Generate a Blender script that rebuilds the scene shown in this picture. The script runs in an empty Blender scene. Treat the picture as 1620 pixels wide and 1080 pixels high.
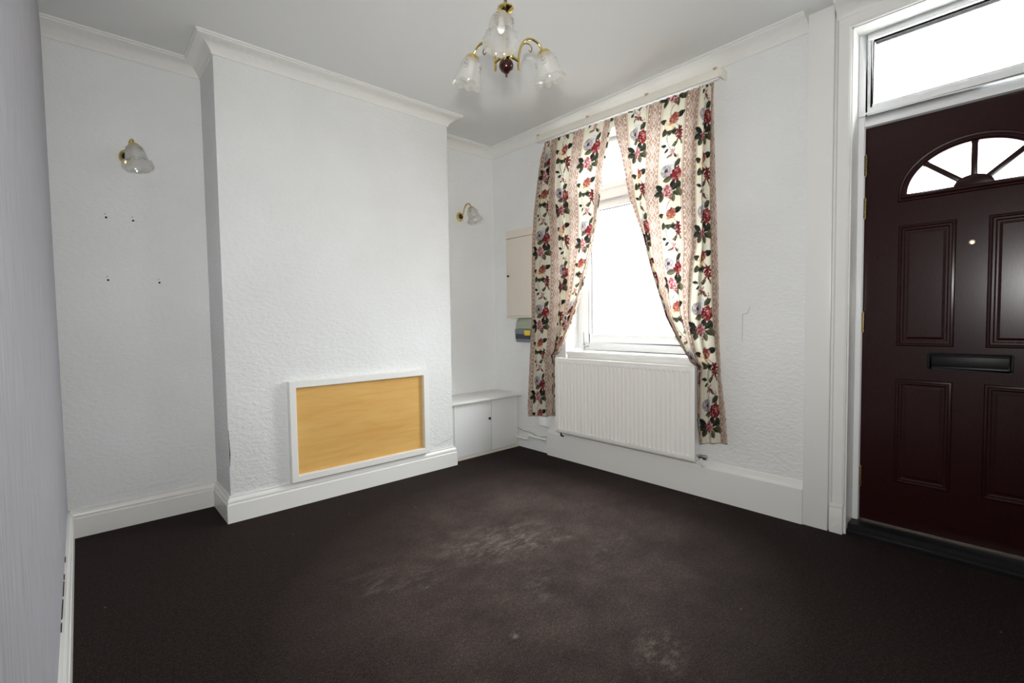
import bpy, bmesh, math, random
import numpy as np
from mathutils import Vector, Matrix, Euler

R = math.radians
random.seed(7)
scene = bpy.context.scene
COL = scene.collection

# ------------------------------------------------------------------ camera
CAM = Vector((.081, -.383, 1.105))
yaw, pit, rol = R(-41.969), R(-2.56), R(-.831)
Fv = Vector((-math.sin(yaw) * math.cos(pit), math.cos(yaw) * math.cos(pit), math.sin(pit)))
Rv = Vector((math.cos(yaw), math.sin(yaw), 0))
Uv = Rv.cross(Fv)
R2 = Rv * math.cos(rol) + Uv * math.sin(rol)
U2 = Uv * math.cos(rol) - Rv * math.sin(rol)
cd = bpy.data.cameras.new('camera')
cd.sensor_width = 36; cd.sensor_fit = 'HORIZONTAL'
cd.lens = 761.1 / 1620 * 36
cd.clip_start = .01
cam = bpy.data.objects.new('camera', cd); COL.objects.link(cam)
m = Matrix((R2, U2, -Fv)).transposed().to_4x4(); m.translation = CAM
cam.matrix_world = m
scene.camera = cam

# ------------------------------------------------------------------ world, lights, exposure
w = bpy.data.worlds.new('overcast_sky'); scene.world = w
w.use_nodes = True
bg = w.node_tree.nodes['Background']
# overcast sky: brightest overhead, a third of that at the horizon; the street below reflects a little of it
wt = w.node_tree
tc = wt.nodes.new('ShaderNodeTexCoord'); sx = wt.nodes.new('ShaderNodeSeparateXYZ'); rp = wt.nodes.new('ShaderNodeValToRGB'); mr = wt.nodes.new('ShaderNodeMapRange')
mr.inputs['From Min'].default_value = -1; mr.inputs['From Max'].default_value = 1
e = rp.color_ramp.elements
e[0].position = 0; e[0].color = (.115, .115, .115, 1); e[1].position = 1; e[1].color = (.95, .98, 1, 1)
for p_, c_ in ((.48, (.13, .13, .13, 1)), (.52, (.31, .325, .34, 1))):
    q_ = e.new(p_); q_.color = c_
wt.links.new(tc.outputs['Generated'], sx.inputs[0]); wt.links.new(sx.outputs[2], mr.inputs['Value'])
wt.links.new(mr.outputs[0], rp.inputs[0]); wt.links.new(rp.outputs[0], bg.inputs[0])
bg.inputs[1].default_value = 19.5

def portal(name, loc, rot, sx, sy):
    l = bpy.data.lights.new(name, 'AREA'); l.shape = 'RECTANGLE'; l.size = sx; l.size_y = sy
    l.cycles.is_portal = True
    o = bpy.data.objects.new(name, l); o.location = loc; o.rotation_euler = rot; COL.objects.link(o)
# sampling portals (no light of their own) in the glazed openings of the front wall
portal('window_portal', (3.20, 1.595, 1.64), (0, R(90), 0), 1.66, 1.16)
portal('fanlight_portal', (3.20, -.152, 2.3), (0, R(90), 0), .36, .84)
portal('door_glass_portal', (3.16, -.152, 1.77), (0, R(90), 0), .24, .5)

# the photographer's flash, just above the camera
fl = bpy.data.lights.new('camera_flash', 'AREA'); fl.shape = 'DISK'; fl.size = .07; fl.spread = R(130)
fl.energy = 12.5; fl.color = (1, .99, .965)
flo = bpy.data.objects.new('camera_flash', fl); COL.objects.link(flo)
flo.location = CAM + Vector((.0, .0, .25))
flo.rotation_euler = (Fv + Vector((0, 0, .12))).to_track_quat('-Z', 'Y').to_euler()

vs = scene.view_settings
vs.view_transform = 'Standard'; vs.look = 'None'; vs.gamma = 1; vs.use_curve_mapping = False
vs.exposure = 1.15
scene.cycles.diffuse_bounces = 8
scene.cycles.max_bounces = 14
scene.cycles.sample_clamp_indirect = 6.0

# ------------------------------------------------------------------ materials
def lin(c):
    return tuple(((v / 255) / 12.92 if v / 255 <= .04045 else ((v / 255 + .055) / 1.055) ** 2.4) for v in c)

def mat(name, rgb, rough=.5, metal=0., spec=.5):
    mt = bpy.data.materials.new(name); mt.use_nodes = True
    b = mt.node_tree.nodes['Principled BSDF']
    b.inputs['Base Color'].default_value = (*lin(rgb), 1)
    b.inputs['Roughness'].default_value = rough
    b.inputs['Metallic'].default_value = metal
    b.inputs['Specular IOR Level'].default_value = spec
    return mt

class N:
    """small helper around a material's node tree"""
    def __init__(s, mt):
        s.t = mt.node_tree; s.b = s.t.nodes.get('Principled BSDF'); s.out = s.t.nodes.get('Material Output')
        s.co = s.t.nodes.new('ShaderNodeTexCoord').outputs['Object']
    def n(s, typ, **kw):
        nd = s.t.nodes.new(typ)
        for k, v in kw.items():
            if k.startswith('i_'):
                nd.inputs[k[2:].replace('_', ' ')].default_value = v
            else:
                setattr(nd, k, v)
        return nd
    def link(s, a, b): s.t.links.new(a, b)
    def mapping(s, scale, loc=(0, 0, 0), rot=(0, 0, 0)):
        mp = s.n('ShaderNodeMapping'); mp.inputs['Scale'].default_value = scale
        mp.inputs['Location'].default_value = loc; mp.inputs['Rotation'].default_value = rot
        s.link(s.co, mp.inputs[0]); return mp.outputs[0]
    def noise(s, vec, scale, detail=3, rough=.5):
        t = s.n('ShaderNodeTexNoise'); t.inputs['Scale'].default_value = scale
        t.inputs['Detail'].default_value = detail; t.inputs['Roughness'].default_value = rough
        s.link(vec, t.inputs['Vector']); return t.outputs['Fac']
    def ramp(s, fac, stops):
        r = s.n('ShaderNodeValToRGB'); e = r.color_ramp.elements
        while len(e) < len(stops): e.new(.5)
        for el, (p, c) in zip(e, stops):
            el.position = p; el.color = (*c, 1) if len(c) == 3 else c
        s.link(fac, r.inputs[0]); return r.outputs[0]
    def bump(s, h, strength, dist=.01):
        bp = s.n('ShaderNodeBump'); bp.inputs['Strength'].default_value = strength
        bp.inputs['Distance'].default_value = dist; s.link(h, bp.inputs['Height'])
        s.link(bp.outputs[0], s.b.inputs['Normal'])
    def math(s, op, a, b=None):
        q = s.n('ShaderNodeMath', operation=op)
        for i, v in enumerate((a, b)):
            if v is None: continue
            if isinstance(v, (int, float)): q.inputs[i].default_value = v
            else: s.link(v, q.inputs[i])
        return q.outputs[0]
    def mix(s, fac, a, b):
        q = s.n('ShaderNodeMix', data_type='RGBA')
        for i, v in ((0, fac), (6, a), (7, b)):
            if isinstance(v, (int, float)): q.inputs[i].default_value = v
            elif isinstance(v, tuple): q.inputs[i].default_value = (*v, 1)
            else: s.link(v, q.inputs[i])
        return q.outputs[2]

G = lambda v: (v, v, v)
M = {}
# painted blown-vinyl wallpaper
M['wall'] = mat('painted_textured_wallpaper', (228, 226, 222), .75, spec=.25)
k = N(M['wall'])
v1 = k.mapping((1, 1, 1.7))
n1 = k.noise(v1, 34, 4, .6); n2 = k.noise(v1, 95, 2, .5)
h = k.math('ADD', k.ramp(n1, [(.38, G(0)), (.66, G(1))]), k.math('MULTIPLY', n2, .35))
k.bump(h, .38, .006)
big = k.noise(k.co, 1.6, 3)
k.link(k.ramp(big, [(.3, lin((223, 224, 222))), (.7, lin((231, 232, 232)))]), k.b.inputs['Base Color'])
# lavender grey wallpaper with vertical streaks
M['wall_left'] = mat('streaked_lavender_wallpaper', (205, 204, 210), .7, spec=.3)
k = N(M['wall_left'])
v1 = k.mapping((1, 1, .09))
n1 = k.noise(v1, 70, 4, .65)
k.link(k.ramp(n1, [(.3, lin((164, 162, 168))), (.7, lin((190, 190, 195)))]), k.b.inputs['Base Color'])
k.bump(n1, .55, .006)
M['ceiling'] = mat('matt_white_ceiling_paint', (222, 223, 221), .9, spec=.15)
k = N(M['ceiling']); k.bump(k.noise(k.co, 60, 3), .06, .004)
# coving with shallow moulded relief
M['coving'] = mat('painted_plaster_coving', (228, 227, 223), .7, spec=.25)
k = N(M['coving'])
vo = k.n('ShaderNodeTexVoronoi'); vo.inputs['Scale'].default_value = 24
k.link(k.mapping((1, 1, 1.2)), vo.inputs['Vector'])
k.bump(k.ramp(vo.outputs['Distance'], [(.2, G(1)), (.55, G(0))]), .22, .004)
M['gloss'] = mat('white_gloss_paint', (230, 229, 225), .28)
k = N(M['gloss']); k.bump(k.noise(k.mapping((1, 1, .25)), 26, 3), .06, .004)
M['board'] = mat('white_painted_boxing', (226, 225, 221), .42)
k = N(M['board']); k.bump(k.noise(k.co, 40, 3), .08, .003)
M['upvc'] = mat('white_upvc', (238, 239, 240), .22)
M['radiator'] = mat('white_radiator_enamel', (234, 232, 228), .3)
M['cream'] = mat('cream_paint', (222, 213, 200), .5)
M['rail'] = mat('cream_painted_rail', (232, 228, 216), .5)
M['tip'] = mat('tan_plastic', (196, 170, 138), .5)
M['cupboard'] = mat('white_melamine', (222, 223, 222), .35)
M['edgewood'] = mat('chipped_cream_lath', (208, 202, 188), .6)
M['black'] = mat('black_plastic', (10, 10, 11), .4, spec=.25)
M['thresh'] = mat('black_threshold_bar', (18, 18, 19), .45, spec=.25)
M['dark'] = mat('dark_gap', (38, 30, 24), .9)
M['crack'] = mat('plaster_crack', (172, 169, 165), .9)
M['brass'] = mat('polished_brass', (222, 198, 128), .14, 1.)
M['brass_dull'] = mat('dull_brass', (146, 126, 88), .4, 1.)
M['chrome'] = mat('chrome', (190, 188, 186), .2, 1.)
M['wood_ball'] = mat('dark_red_turned_wood', (46, 15, 12), .15)
M['gasket'] = mat('dark_glazing_gasket', (70, 58, 58), .6)
M['cu_grey'] = mat('grey_plastic_cover', (120, 126, 134), .35)
M['cu_top'] = mat('olive_grey_plastic', (158, 164, 146), .45)
M['cu_dark'] = mat('smoked_window_plastic', (62, 66, 74), .2)
M['yellow'] = mat('yellow_sticker', (232, 202, 50), .5)
M['cable'] = mat('dirty_grey_cable', (152, 146, 138), .6)
M['knob'] = mat('dark_metal_knob', (70, 64, 60), .3, .9)
M['bulb'] = mat('opal_bulb_glass', (245, 243, 238), .2)
# mahogany red-brown door skin
M['door'] = mat('dark_mahogany_door_finish', (40, 15, 15), .235, spec=.30)
k = N(M['door'])
n1 = k.noise(k.mapping((1, 14, 1.0)), 24, 4, .6)
k.link(k.ramp(n1, [(.3, lin((35, 12, 12))), (.75, lin((47, 18, 17)))]), k.b.inputs['Base Color'])
k.bump(n1, .02, .003)
M['mortar'] = mat('masonry', (150, 120, 105), .9)
# beech veneer
M['veneer'] = mat('beech_veneer_board', (214, 168, 92), .38)
k = N(M['veneer'])
n0 = k.noise(k.mapping((.5, 1, 2.2)), 3.0, 3, .55)
wv = k.n('ShaderNodeTexNoise'); wv.inputs['Scale'].default_value = 6; wv.inputs['Detail'].default_value = 5
wv.inputs['Distortion'].default_value = .7
k.link(k.mapping((.5, 1, 4.5)), wv.inputs['Vector'])
n3 = k.noise(k.mapping((4, 1, 160)), 5, 2)
c1 = k.ramp(wv.outputs['Fac'], [(.3, lin((203, 154, 82))), (.52, lin((214, 170, 98))), (.75, lin((220, 180, 112)))])
c2 = k.mix(.08, c1, k.ramp(n3, [(.35, lin((178, 128, 60))), (.65, lin((232, 194, 128)))]))
c3 = k.mix(.35, c2, k.ramp(n0, [(.35, lin((204, 150, 76))), (.65, lin((226, 186, 116)))]))
k.link(c3, k.b.inputs['Base Color'])

# speckled dark brown carpet with pale worn patches and window light painted into its middle
M['carpet'] = mat('dark_brown_speckled_carpet', (60, 46, 44), .8, spec=.10)
k = N(M['carpet'])
f1 = k.noise(k.co, 260, 2, .7); f2 = k.noise(k.co, 75, 3, .7); f3 = k.noise(k.co, 3.2, 4, .6)
f4 = k.noise(k.mapping((.7, 1.6, 1), rot=(0, 0, R(38))), 5.5, 5, .65)
base = k.ramp(k.math('ADD', k.math('MULTIPLY', f1, .75), k.math('MULTIPLY', f2, .25)),
              [(.32, lin((5, 3, 3))), (.5, lin((20, 13, 12))), (.68, lin((78, 60, 55)))])
base = k.mix(k.ramp(f3, [(.35, G(0)), (.75, G(.28))]), base, lin((30, 23, 21)))
# each stain: a soft ellipse (in floor metres) broken up by noise
sep = k.n('ShaderNodeSeparateXYZ'); k.link(k.co, sep.inputs[0])
def ellipse(cx, cy, rx, ry, ang):
    ca, sa = math.cos(ang), math.sin(ang)
    dx = k.math('SUBTRACT', sep.outputs[0], cx); dy = k.math('SUBTRACT', sep.outputs[1], cy)
    a = k.math('ADD', k.math('MULTIPLY', dx, ca), k.math('MULTIPLY', dy, sa))
    b = k.math('SUBTRACT', k.math('MULTIPLY', dy, ca), k.math('MULTIPLY', dx, sa))
    a = k.math('POWER', k.math('ABSOLUTE', k.math('DIVIDE', a, rx)), 2.)
    b = k.math('POWER', k.math('ABSOLUTE', k.math('DIVIDE', b, ry)), 2.)
    q = k.n('ShaderNodeMath', operation='SUBTRACT', use_clamp=True)
    q.inputs[0].default_value = 1.; k.link(k.math('ADD', a, b), q.inputs[1]); return q.outputs[0]
# window light painted into the dusty, trodden middle, patchy at its edge
lit_wear = k.math('MULTIPLY', k.math('MINIMUM', k.math('MULTIPLY', ellipse(1.70, 1.20, 1.35, 1.10, .5), 1.15), 1.), k.ramp(k.noise(k.co, 3.6, 8, .72), [(.30, G(.2)), (.68, G(1))]))
lit_worn = k.ramp(k.math('ADD', k.math('MULTIPLY', f1, .75), k.math('MULTIPLY', f2, .25)), [(.32, lin((58, 47, 43))), (.5, lin((90, 77, 72))), (.68, lin((142, 126, 119)))])  # lighter pile colours for the painted-in window light, same speckle
base = k.mix(k.math('MULTIPLY', lit_wear, .62), base, lit_worn)
grain = k.ramp(k.noise(k.mapping((1, 2.1, 1), rot=(0, 0, R(-30))), 8, 12, .86), [(.48, G(0)), (.74, G(1))])
acc = None
for cx, cy, rx, ry, an, s in [(1.60, 1.42, .36, .24, -.3, .8), (1.74, 1.29, .22, .07, -.55, .9), (1.47, 1.00, .20, .10, .8, .4),
                              (1.05, 1.45, .28, .14, -.5, .45), (1.47, .45, .17, .10, .4, .75), (1.17, .84, .02, .018, 0, 1.6),
                              (.55, .95, .05, .03, .3, .4), (1.95, 1.0, .25, .12, .4, .28)]:
    e = k.math('MULTIPLY', ellipse(cx, cy, rx, ry, an), s)
    acc = e if acc is None else k.math('MAXIMUM', acc, e)
st = k.math('MINIMUM', k.math('MULTIPLY', k.math('MULTIPLY', acc, grain), .75), .36)
base = k.mix(st, base, lin((176, 166, 154)))
# stray flecks of lint and paint
vo = k.n('ShaderNodeTexVoronoi'); vo.inputs['Scale'].default_value = 7.5
k.link(k.co, vo.inputs['Vector'])
fleck = k.ramp(vo.outputs['Distance'], [(.0, G(.75)), (.034, G(0))])
base = k.mix(fleck, base, lin((178, 166, 158)))
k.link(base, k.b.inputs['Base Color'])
k.bump(k.math('ADD', f1, k.math('MULTIPLY', f2, .6)), .7, .008)
k.b.inputs['Sheen Weight'].default_value = .04; k.b.inputs['Sheen Roughness'].default_value = .5; k.b.inputs['Sheen Tint'].default_value = (*lin((190, 170, 165)), 1)

def mix_shader(name, parts):
    """parts: list of (bsdf type, colour, roughness or None, weight); weights are relative"""
    mt = bpy.data.materials.new(name); mt.use_nodes = True
    t = mt.node_tree; t.nodes.clear()
    out = t.nodes.new('ShaderNodeOutputMaterial'); cur = None; tot = 0
    for typ, c, ro, wt in parts:
        nd = t.nodes.new('ShaderNodeBsdf' + typ); nd.inputs['Color'].default_value = (*c, 1)
        if ro is not None: nd.inputs['Roughness'].default_value = ro
        tot += wt
        if cur is None: cur = nd.outputs[0]; continue
        mx = t.nodes.new('ShaderNodeMixShader'); mx.inputs[0].default_value = wt / tot
        t.links.new(cur, mx.inputs[1]); t.links.new(nd.outputs[0], mx.inputs[2]); cur = mx.outputs[0]
    t.links.new(cur, out.inputs[0]); return mt
M['glass'] = mix_shader('window_glass', [('Transparent', (.97, .98, .98), None, .94), ('Glossy', (1, 1, 1), .02, .06)])
M['frosted'] = mix_shader('frosted_shade_glass', [('Translucent', (.86, .86, .84), None, .40), ('Diffuse', (.80, .80, .78), None, .16),
                                                  ('Transparent', (.92, .92, .91), None, .38), ('Glossy', (1, 1, 1), .15, .06)])
M['frosted_rim'] = mix_shader('frosted_rim_glass', [('Translucent', (.80, .78, .72), None, .34), ('Diffuse', (.70, .68, .60), None, .20),
                                                    ('Transparent', (.92, .90, .87), None, .36), ('Glossy', (1, 1, 1), .08, .10)])
M['etched'] = mix_shader('etched_flower_grey', [('Diffuse', (.30, .30, .29), None, .6), ('Transparent', (.9, .9, .9), None, .4)])

# ------------------------------------------------------------------ mesh helpers
def setprops(o, label=None, cat=None, group=None, kind=None):
    if label: o['label'] = label
    if cat: o['category'] = cat
    if group: o['group'] = group
    if kind: o['kind'] = kind
    return o

def wloc(o):
    l = Vector((0, 0, 0))
    while o is not None:
        l += o.location; o = o.parent
    return l

def make(name, verts, faces, material, parent=None, smooth=None, origin=None, bevel=0, segs=2):
    """one mesh object from world-space vertices; the origin sits on its parent, or at its base when top-level"""
    verts = [Vector(v) for v in verts]
    if parent is not None: o0 = wloc(parent)
    elif origin is not None: o0 = Vector(origin)
    else: o0 = Vector((0, 0, 0))
    me = bpy.data.meshes.new(name)
    me.from_pydata([v - o0 for v in verts], [], faces)
    bm = bmesh.new(); bm.from_mesh(me)
    bmesh.ops.remove_doubles(bm, verts=bm.verts, dist=1e-6)
    bmesh.ops.recalc_face_normals(bm, faces=bm.faces)
    if bevel:
        es = [e for e in bm.edges if len(e.link_faces) == 2 and e.calc_face_angle(0) > .6]
        bmesh.ops.bevel(bm, geom=es, offset=bevel, segments=segs, profile=.6, affect='EDGES', clamp_overlap=True)
    bm.to_mesh(me); bm.free()
    me.materials.append(material)
    if smooth is not None:
        me.polygons.foreach_set('use_smooth', [True] * len(me.polygons))
        me.set_sharp_from_angle(angle=R(smooth))
    o = bpy.data.objects.new(name, me); COL.objects.link(o)
    if parent is not None: o.parent = parent
    else: o.location = o0
    return o

def boxg(x0, x1, y0, y1, z0, z1):
    v = [(x, y, z) for z in (z0, z1) for y in (y0, y1) for x in (x0, x1)]
    f = [(0, 2, 3, 1), (4, 5, 7, 6), (0, 1, 5, 4), (2, 6, 7, 3), (0, 4, 6, 2), (1, 3, 7, 5)]
    return v, f

def box(name, x0, x1, y0, y1, z0, z1, material, parent=None, bevel=0., segs=2, **kw):
    v, f = boxg(x0, x1, y0, y1, z0, z1)
    return make(name, v, f, material, parent, bevel=bevel, segs=segs, smooth=35 if bevel else None, **kw)

class Geo:
    def __init__(s): s.v = []; s.f = []
    def add(s, v, f):
        n = len(s.v); s.v += list(v); s.f += [tuple(i + n for i in q) for q in f]; return s
    def box(s, *a): return s.add(*boxg(*a))
    def make(s, *a, **k): return make(a[0], s.v, s.f, *a[1:], **k)

def lathe(profile, origin=(0, 0, 0), rot=None, n=32, cap=True):
    """profile: (r, z) list, turned around local z then rotated (Matrix) and moved"""
    v, f = [], []
    for r, z in profile:
        for i in range(n):
            a = 2 * math.pi * i / n; v.append(Vector((r * math.cos(a), r * math.sin(a), z)))
    for j in range(len(profile) - 1):
        for i in range(n):
            f.append((j * n + i, j * n + (i + 1) % n, (j + 1) * n + (i + 1) % n, (j + 1) * n + i))
    if cap:
        f.append(tuple(range(n))[::-1]); f.append(tuple((len(profile) - 1) * n + i for i in range(n)))
    if rot is not None: v = [rot @ q for q in v]
    return [q + Vector(origin) for q in v], f

def tube(pts, rad, n=12, cap=True):
    pts = [Vector(p) for p in pts]; rads = rad if isinstance(rad, (list, tuple)) else [rad] * len(pts)
    v, f = [], []; up = None
    for i, p in enumerate(pts):
        t = ((pts[i + 1] - p) if i < len(pts) - 1 else Vector((0, 0, 0)))
        if i > 0: t = t.normalized() + (p - pts[i - 1]).normalized()
        t.normalize()
        if up is None:
            up = Vector((0, 0, 1)) if abs(t.z) < .9 else Vector((1, 0, 0))
        up = (up - t * up.dot(t)).normalized(); s = t.cross(up)
        for j in range(n):
            a = 2 * math.pi * j / n; v.append(p + (up * math.cos(a) + s * math.sin(a)) * rads[i])
    for i in range(len(pts) - 1):
        for j in range(n):
            f.append((i * n + j, i * n + (j + 1) % n, (i + 1) * n + (j + 1) % n, (i + 1) * n + j))
    if cap: f.append(tuple(range(n))[::-1]); f.append(tuple((len(pts) - 1) * n + j for j in range(n)))
    return v, f

def bez(p, n=24):
    """Catmull-Rom through the points"""
    p = [Vector(q) for q in p]; P = [p[0] * 2 - p[1]] + p + [p[-1] * 2 - p[-2]]; out = []
    for i in range(1, len(P) - 2):
        for s in range(n):
            t = s / n
            out.append(.5 * ((2 * P[i]) + (-P[i - 1] + P[i + 1]) * t + (2 * P[i - 1] - 5 * P[i] + 4 * P[i + 1] - P[i + 2]) * t * t +
                             (-P[i - 1] + 3 * P[i] - 3 * P[i + 1] + P[i + 2]) * t ** 3))
    out.append(p[-1]); return out

def sweep(path, profile, closed=False, axis='xy', plane=0.):
    """sweep (offset to the right of travel, height) profile along a mitred path.
    axis 'xy': path in plan, height = z.  axis 'yz': path on a wall x=plane, height = towards -x"""
    n = len(path); v, f = [], []; m = len(profile)
    P = [Vector(p) for p in path]
    for i in range(n):
        d0 = (P[i] - P[i - 1]).normalized() if (closed or i > 0) else None
        d1 = (P[(i + 1) % n] - P[i]).normalized() if (closed or i < n - 1) else None
        if d0 is None: d0 = d1
        if d1 is None: d1 = d0
        n0 = Vector((d0.y, -d0.x)); n1 = Vector((d1.y, -d1.x))
        mt = (n0 + n1); mt = mt / max(mt.dot(n0), 1e-6)
        for o, z in profile:
            q = P[i] + mt * o
            v.append((q.x, q.y, z) if axis == 'xy' else (plane - z, q.x, q.y))
    for i in range(n if closed else n - 1):
        j = (i + 1) % n
        for a in range(m):
            b = (a + 1) % m
            f.append((i * m + a, i * m + b, j * m + b, j * m + a))
    if not closed:
        f.append(tuple(range(m))[::-1]); f.append(tuple((n - 1) * m + a for a in range(m)))
    return v, f

def empty(name, loc, label=None, cat=None, group=None, kind=None):
    o = bpy.data.objects.new(name, None); o.empty_display_size = .05; o.location = loc
    COL.objects.link(o); return setprops(o, label, cat, group, kind)

# ------------------------------------------------------------------ room shell
XW, XO = 2.917, 3.19          # inner and outer face of the front wall (window and door)
YA, YC, YR = 3.0, 2.64, -1.0  # alcove wall, chimney breast face, rear wall
CL, CR = .672, 2.179          # chimney breast sides
H, ZC = 2.625, 2.548
WIN = (1.05, 2.14, .80, 2.44) # y0,y1,z0,z1
DOOR = (-.582, .278, 0., 2.49)

def S(o, label, cat): return setprops(o, label, cat, kind='structure')
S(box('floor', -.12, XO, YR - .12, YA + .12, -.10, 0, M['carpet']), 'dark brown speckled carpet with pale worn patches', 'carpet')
S(box('ceiling', -.12, XO, YR - .12, YA + .12, H, H + .1, M['ceiling']), 'plain matt white painted ceiling', 'ceiling')
wl = S(box('wall_left', -.12, 0, YR - .12, YA + .12, 0, H, M['wall_left']), 'lavender grey wallpapered wall with fine vertical streaks', 'wall')
wb = S(box('wall_back', 0, XW, YA, YA + .12, 0, H, M['wall']), 'white textured wall at the back of both alcoves', 'wall')
ch = S(box('wall_chimney_breast', CL, CR, YC, YA, 0, H, M['wall'], bevel=.006), 'white textured chimney breast projecting between two alcoves', 'wall')
S(box('wall_rear', 0, XW, YR - .12, YR, 0, H, M['wall']), 'plain white wall behind the viewer', 'wall')

def wall_with_holes(name, x0, x1, y0, y1, z0, z1, holes, material):
    ys = sorted({y0, y1, *[q for hh in holes for q in hh[:2]]}); zs = sorted({z0, z1, *[q for hh in holes for q in hh[2:]]})
    def solid(i, j):
        if i < 0 or j < 0 or i >= len(ys) - 1 or j >= len(zs) - 1: return False
        cy, cz = (ys[i] + ys[i + 1]) / 2, (zs[j] + zs[j + 1]) / 2
        return not any(a < cy < b and c < cz < d for a, b, c, d in holes)
    g = Geo()
    for i in range(len(ys) - 1):
        for j in range(len(zs) - 1):
            if not solid(i, j): continue
            a, b, c, d = ys[i], ys[i + 1], zs[j], zs[j + 1]
            for x in (x0, x1): g.add([(x, a, c), (x, b, c), (x, b, d), (x, a, d)], [(0, 1, 2, 3)])
            if not solid(i - 1, j): g.add([(x0, a, c), (x1, a, c), (x1, a, d), (x0, a, d)], [(0, 1, 2, 3)])
            if not solid(i + 1, j): g.add([(x0, b, c), (x1, b, c), (x1, b, d), (x0, b, d)], [(0, 1, 2, 3)])
            if not solid(i, j - 1): g.add([(x0, a, c), (x1, a, c), (x1, b, c), (x0, b, c)], [(0, 1, 2, 3)])
            if not solid(i, j + 1): g.add([(x0, a, d), (x1, a, d), (x1, b, d), (x0, b, d)], [(0, 1, 2, 3)])
    return g.make(name, material)
wr = S(wall_with_holes('wall_right', XW, XO, YR - .12, YA + .12, 0, H, [WIN, DOOR], M['wall']), 'white textured front wall holding the window and the entrance door', 'wall')

# marks on the walls, parts of them
def disc_x(name, x, y, z, r, material, parent):  # disc facing -y
    v, f = lathe([(r, 0), (r * .9, .0012)], (x, y, z), Euler((R(90), 0, 0)).to_matrix(), 10)
    return make(name, v, f, material, parent)
for x, z in [(.214, 1.681), (.328, 1.678), (.209, 1.347), (.433, 1.342)]:
    disc_x('screw_hole', x, YA, z + .004, .0055, M['dark'], wb)
    disc_x('screw_hole', x - .003, YA, z + .022, .0035, M['crack'], wb)
def strip(name, pts, wd, axis, plane, material, parent, lift=.0012):
    """thin raised line on a wall; axis 'x': wall facing -x, 'y': wall facing -y, 'X': wall facing +x"""
    P = [Vector(p) for p in pts]; g = Geo()
    for a, b, wa, wb_ in zip(P, P[1:], wd, wd[1:]):
        d = (b - a).normalized(); nn = Vector((-d.y, d.x))
        q = [a + nn * wa, b + nn * wb_, b - nn * wb_, a - nn * wa]
        for lf in (lift,):
            if axis == 'x': vv = [(plane - lf, p.x, p.y) for p in q] + [(plane, p.x, p.y) for p in q]
            elif axis == 'X': vv = [(plane + lf, p.x, p.y) for p in q] + [(plane, p.x, p.y) for p in q]
            else: vv = [(p.x, plane - lf, p.y) for p in q] + [(p.x, plane, p.y) for p in q]
            g.add(vv, [(0, 1, 2, 3), (4, 7, 6, 5), (0, 4, 5, 1), (1, 5, 6, 2), (2, 6, 7, 3), (3, 7, 4, 0)])
    return g.make(name, material, parent)
strip('crack', [(.744, 1.161), (.758, 1.125), (.786, 1.118), (.787, 1.04), (.788, .962)], [.001, .0014, .0014, .0012, .0008], 'x', XW, M['crack'], wr)
strip('crack', [(2.01, .178), (2.06, .186), (2.10, .197), (2.145, .203), (2.176, .222)], [.0008, .0014, .0016, .0014, .001], 'y', YC, M['crack'], ch)
strip('damage', [(CL + .0015, .52), (CL + .004, .44), (CL + .005, .38), (CL + .003, .31)], [.0008, .0016, .0024, .0006], 'y', YC, M['dark'], ch)

# skirting boards
SK = [(0, 0), (.022, 0), (.022, .100), (.019, .103), (.016, .106), (.016, .112), (.019, .114), (.019, .118), (.015, .128), (.009, .136), (.009, .146), (0, .146)]
def skirting(name, path, label, prof=SK, material='gloss'):
    v, f = sweep(path, prof)
    return S(make(name, v, f, M[material], smooth=30), label, 'skirting board')
bl = skirting('baseboard_left', [(0, YR), (0, YA)], 'white gloss skirting along the lavender wall')
skirting('baseboard_back', [(0, YA), (CL, YA), (CL, YC), (CR, YC), (CR, YC + .07)], 'white moulded skirting around the chimney breast and alcove')
for ya, yb in [(2.32, 2.26), (2.13, 2.08), (2.06, 1.93), (1.90, 1.75), (1.72, 1.66), (1.36, 1.32), (1.28, 1.22), (1.19, 1.10)]:
    strip('gap', [(ya, .150), ((ya + yb) / 2, .152), (yb, .149)], [.001, .0035, .001], 'X', 0, M['dark'], bl, lift=.003)
BK = [(0, 0), (.030, 0), (.030, .186), (.024, .193), (.010, .199), (.004, .222), (0, .226)]
skirting('baseboard_right', [(XW, 2.325), (XW, .461)], 'wide plain white boxing board under the radiator and window', BK, 'board')

# coving
CV = [(0, ZC), (.006, ZC), (.008, ZC + .010), (.016, ZC + .020), (.030, ZC + .036), (.052, ZC + .050), (.074, ZC + .057), (.080, ZC + .060), (.080, ZC + .066),
      (.088, ZC + .067), (.088, H), (0, H)]
v, f = sweep([(0, YA), (CL, YA), (CL, YC), (CR, YC), (CR, YA), (XW, YA), (XW, .462)], CV)
S(make('trim_1', v, f, M['coving'], smooth=30), 'white moulded coving running around alcoves, chimney breast and window wall', 'coving')
v, f = sweep([(XW, .340), (XW, YR)], CV)
S(make('trim_2', v, f, M['coving'], smooth=30), 'short moulded coving above the entrance door', 'coving')
# boxed post between the window wall and the door casing
S(box('trim_3', XW - .024, XW, .346, .461, 0, H, M['gloss'], bevel=.003), 'flat white boxed post running floor to ceiling beside the door casing', 'post')
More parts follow.
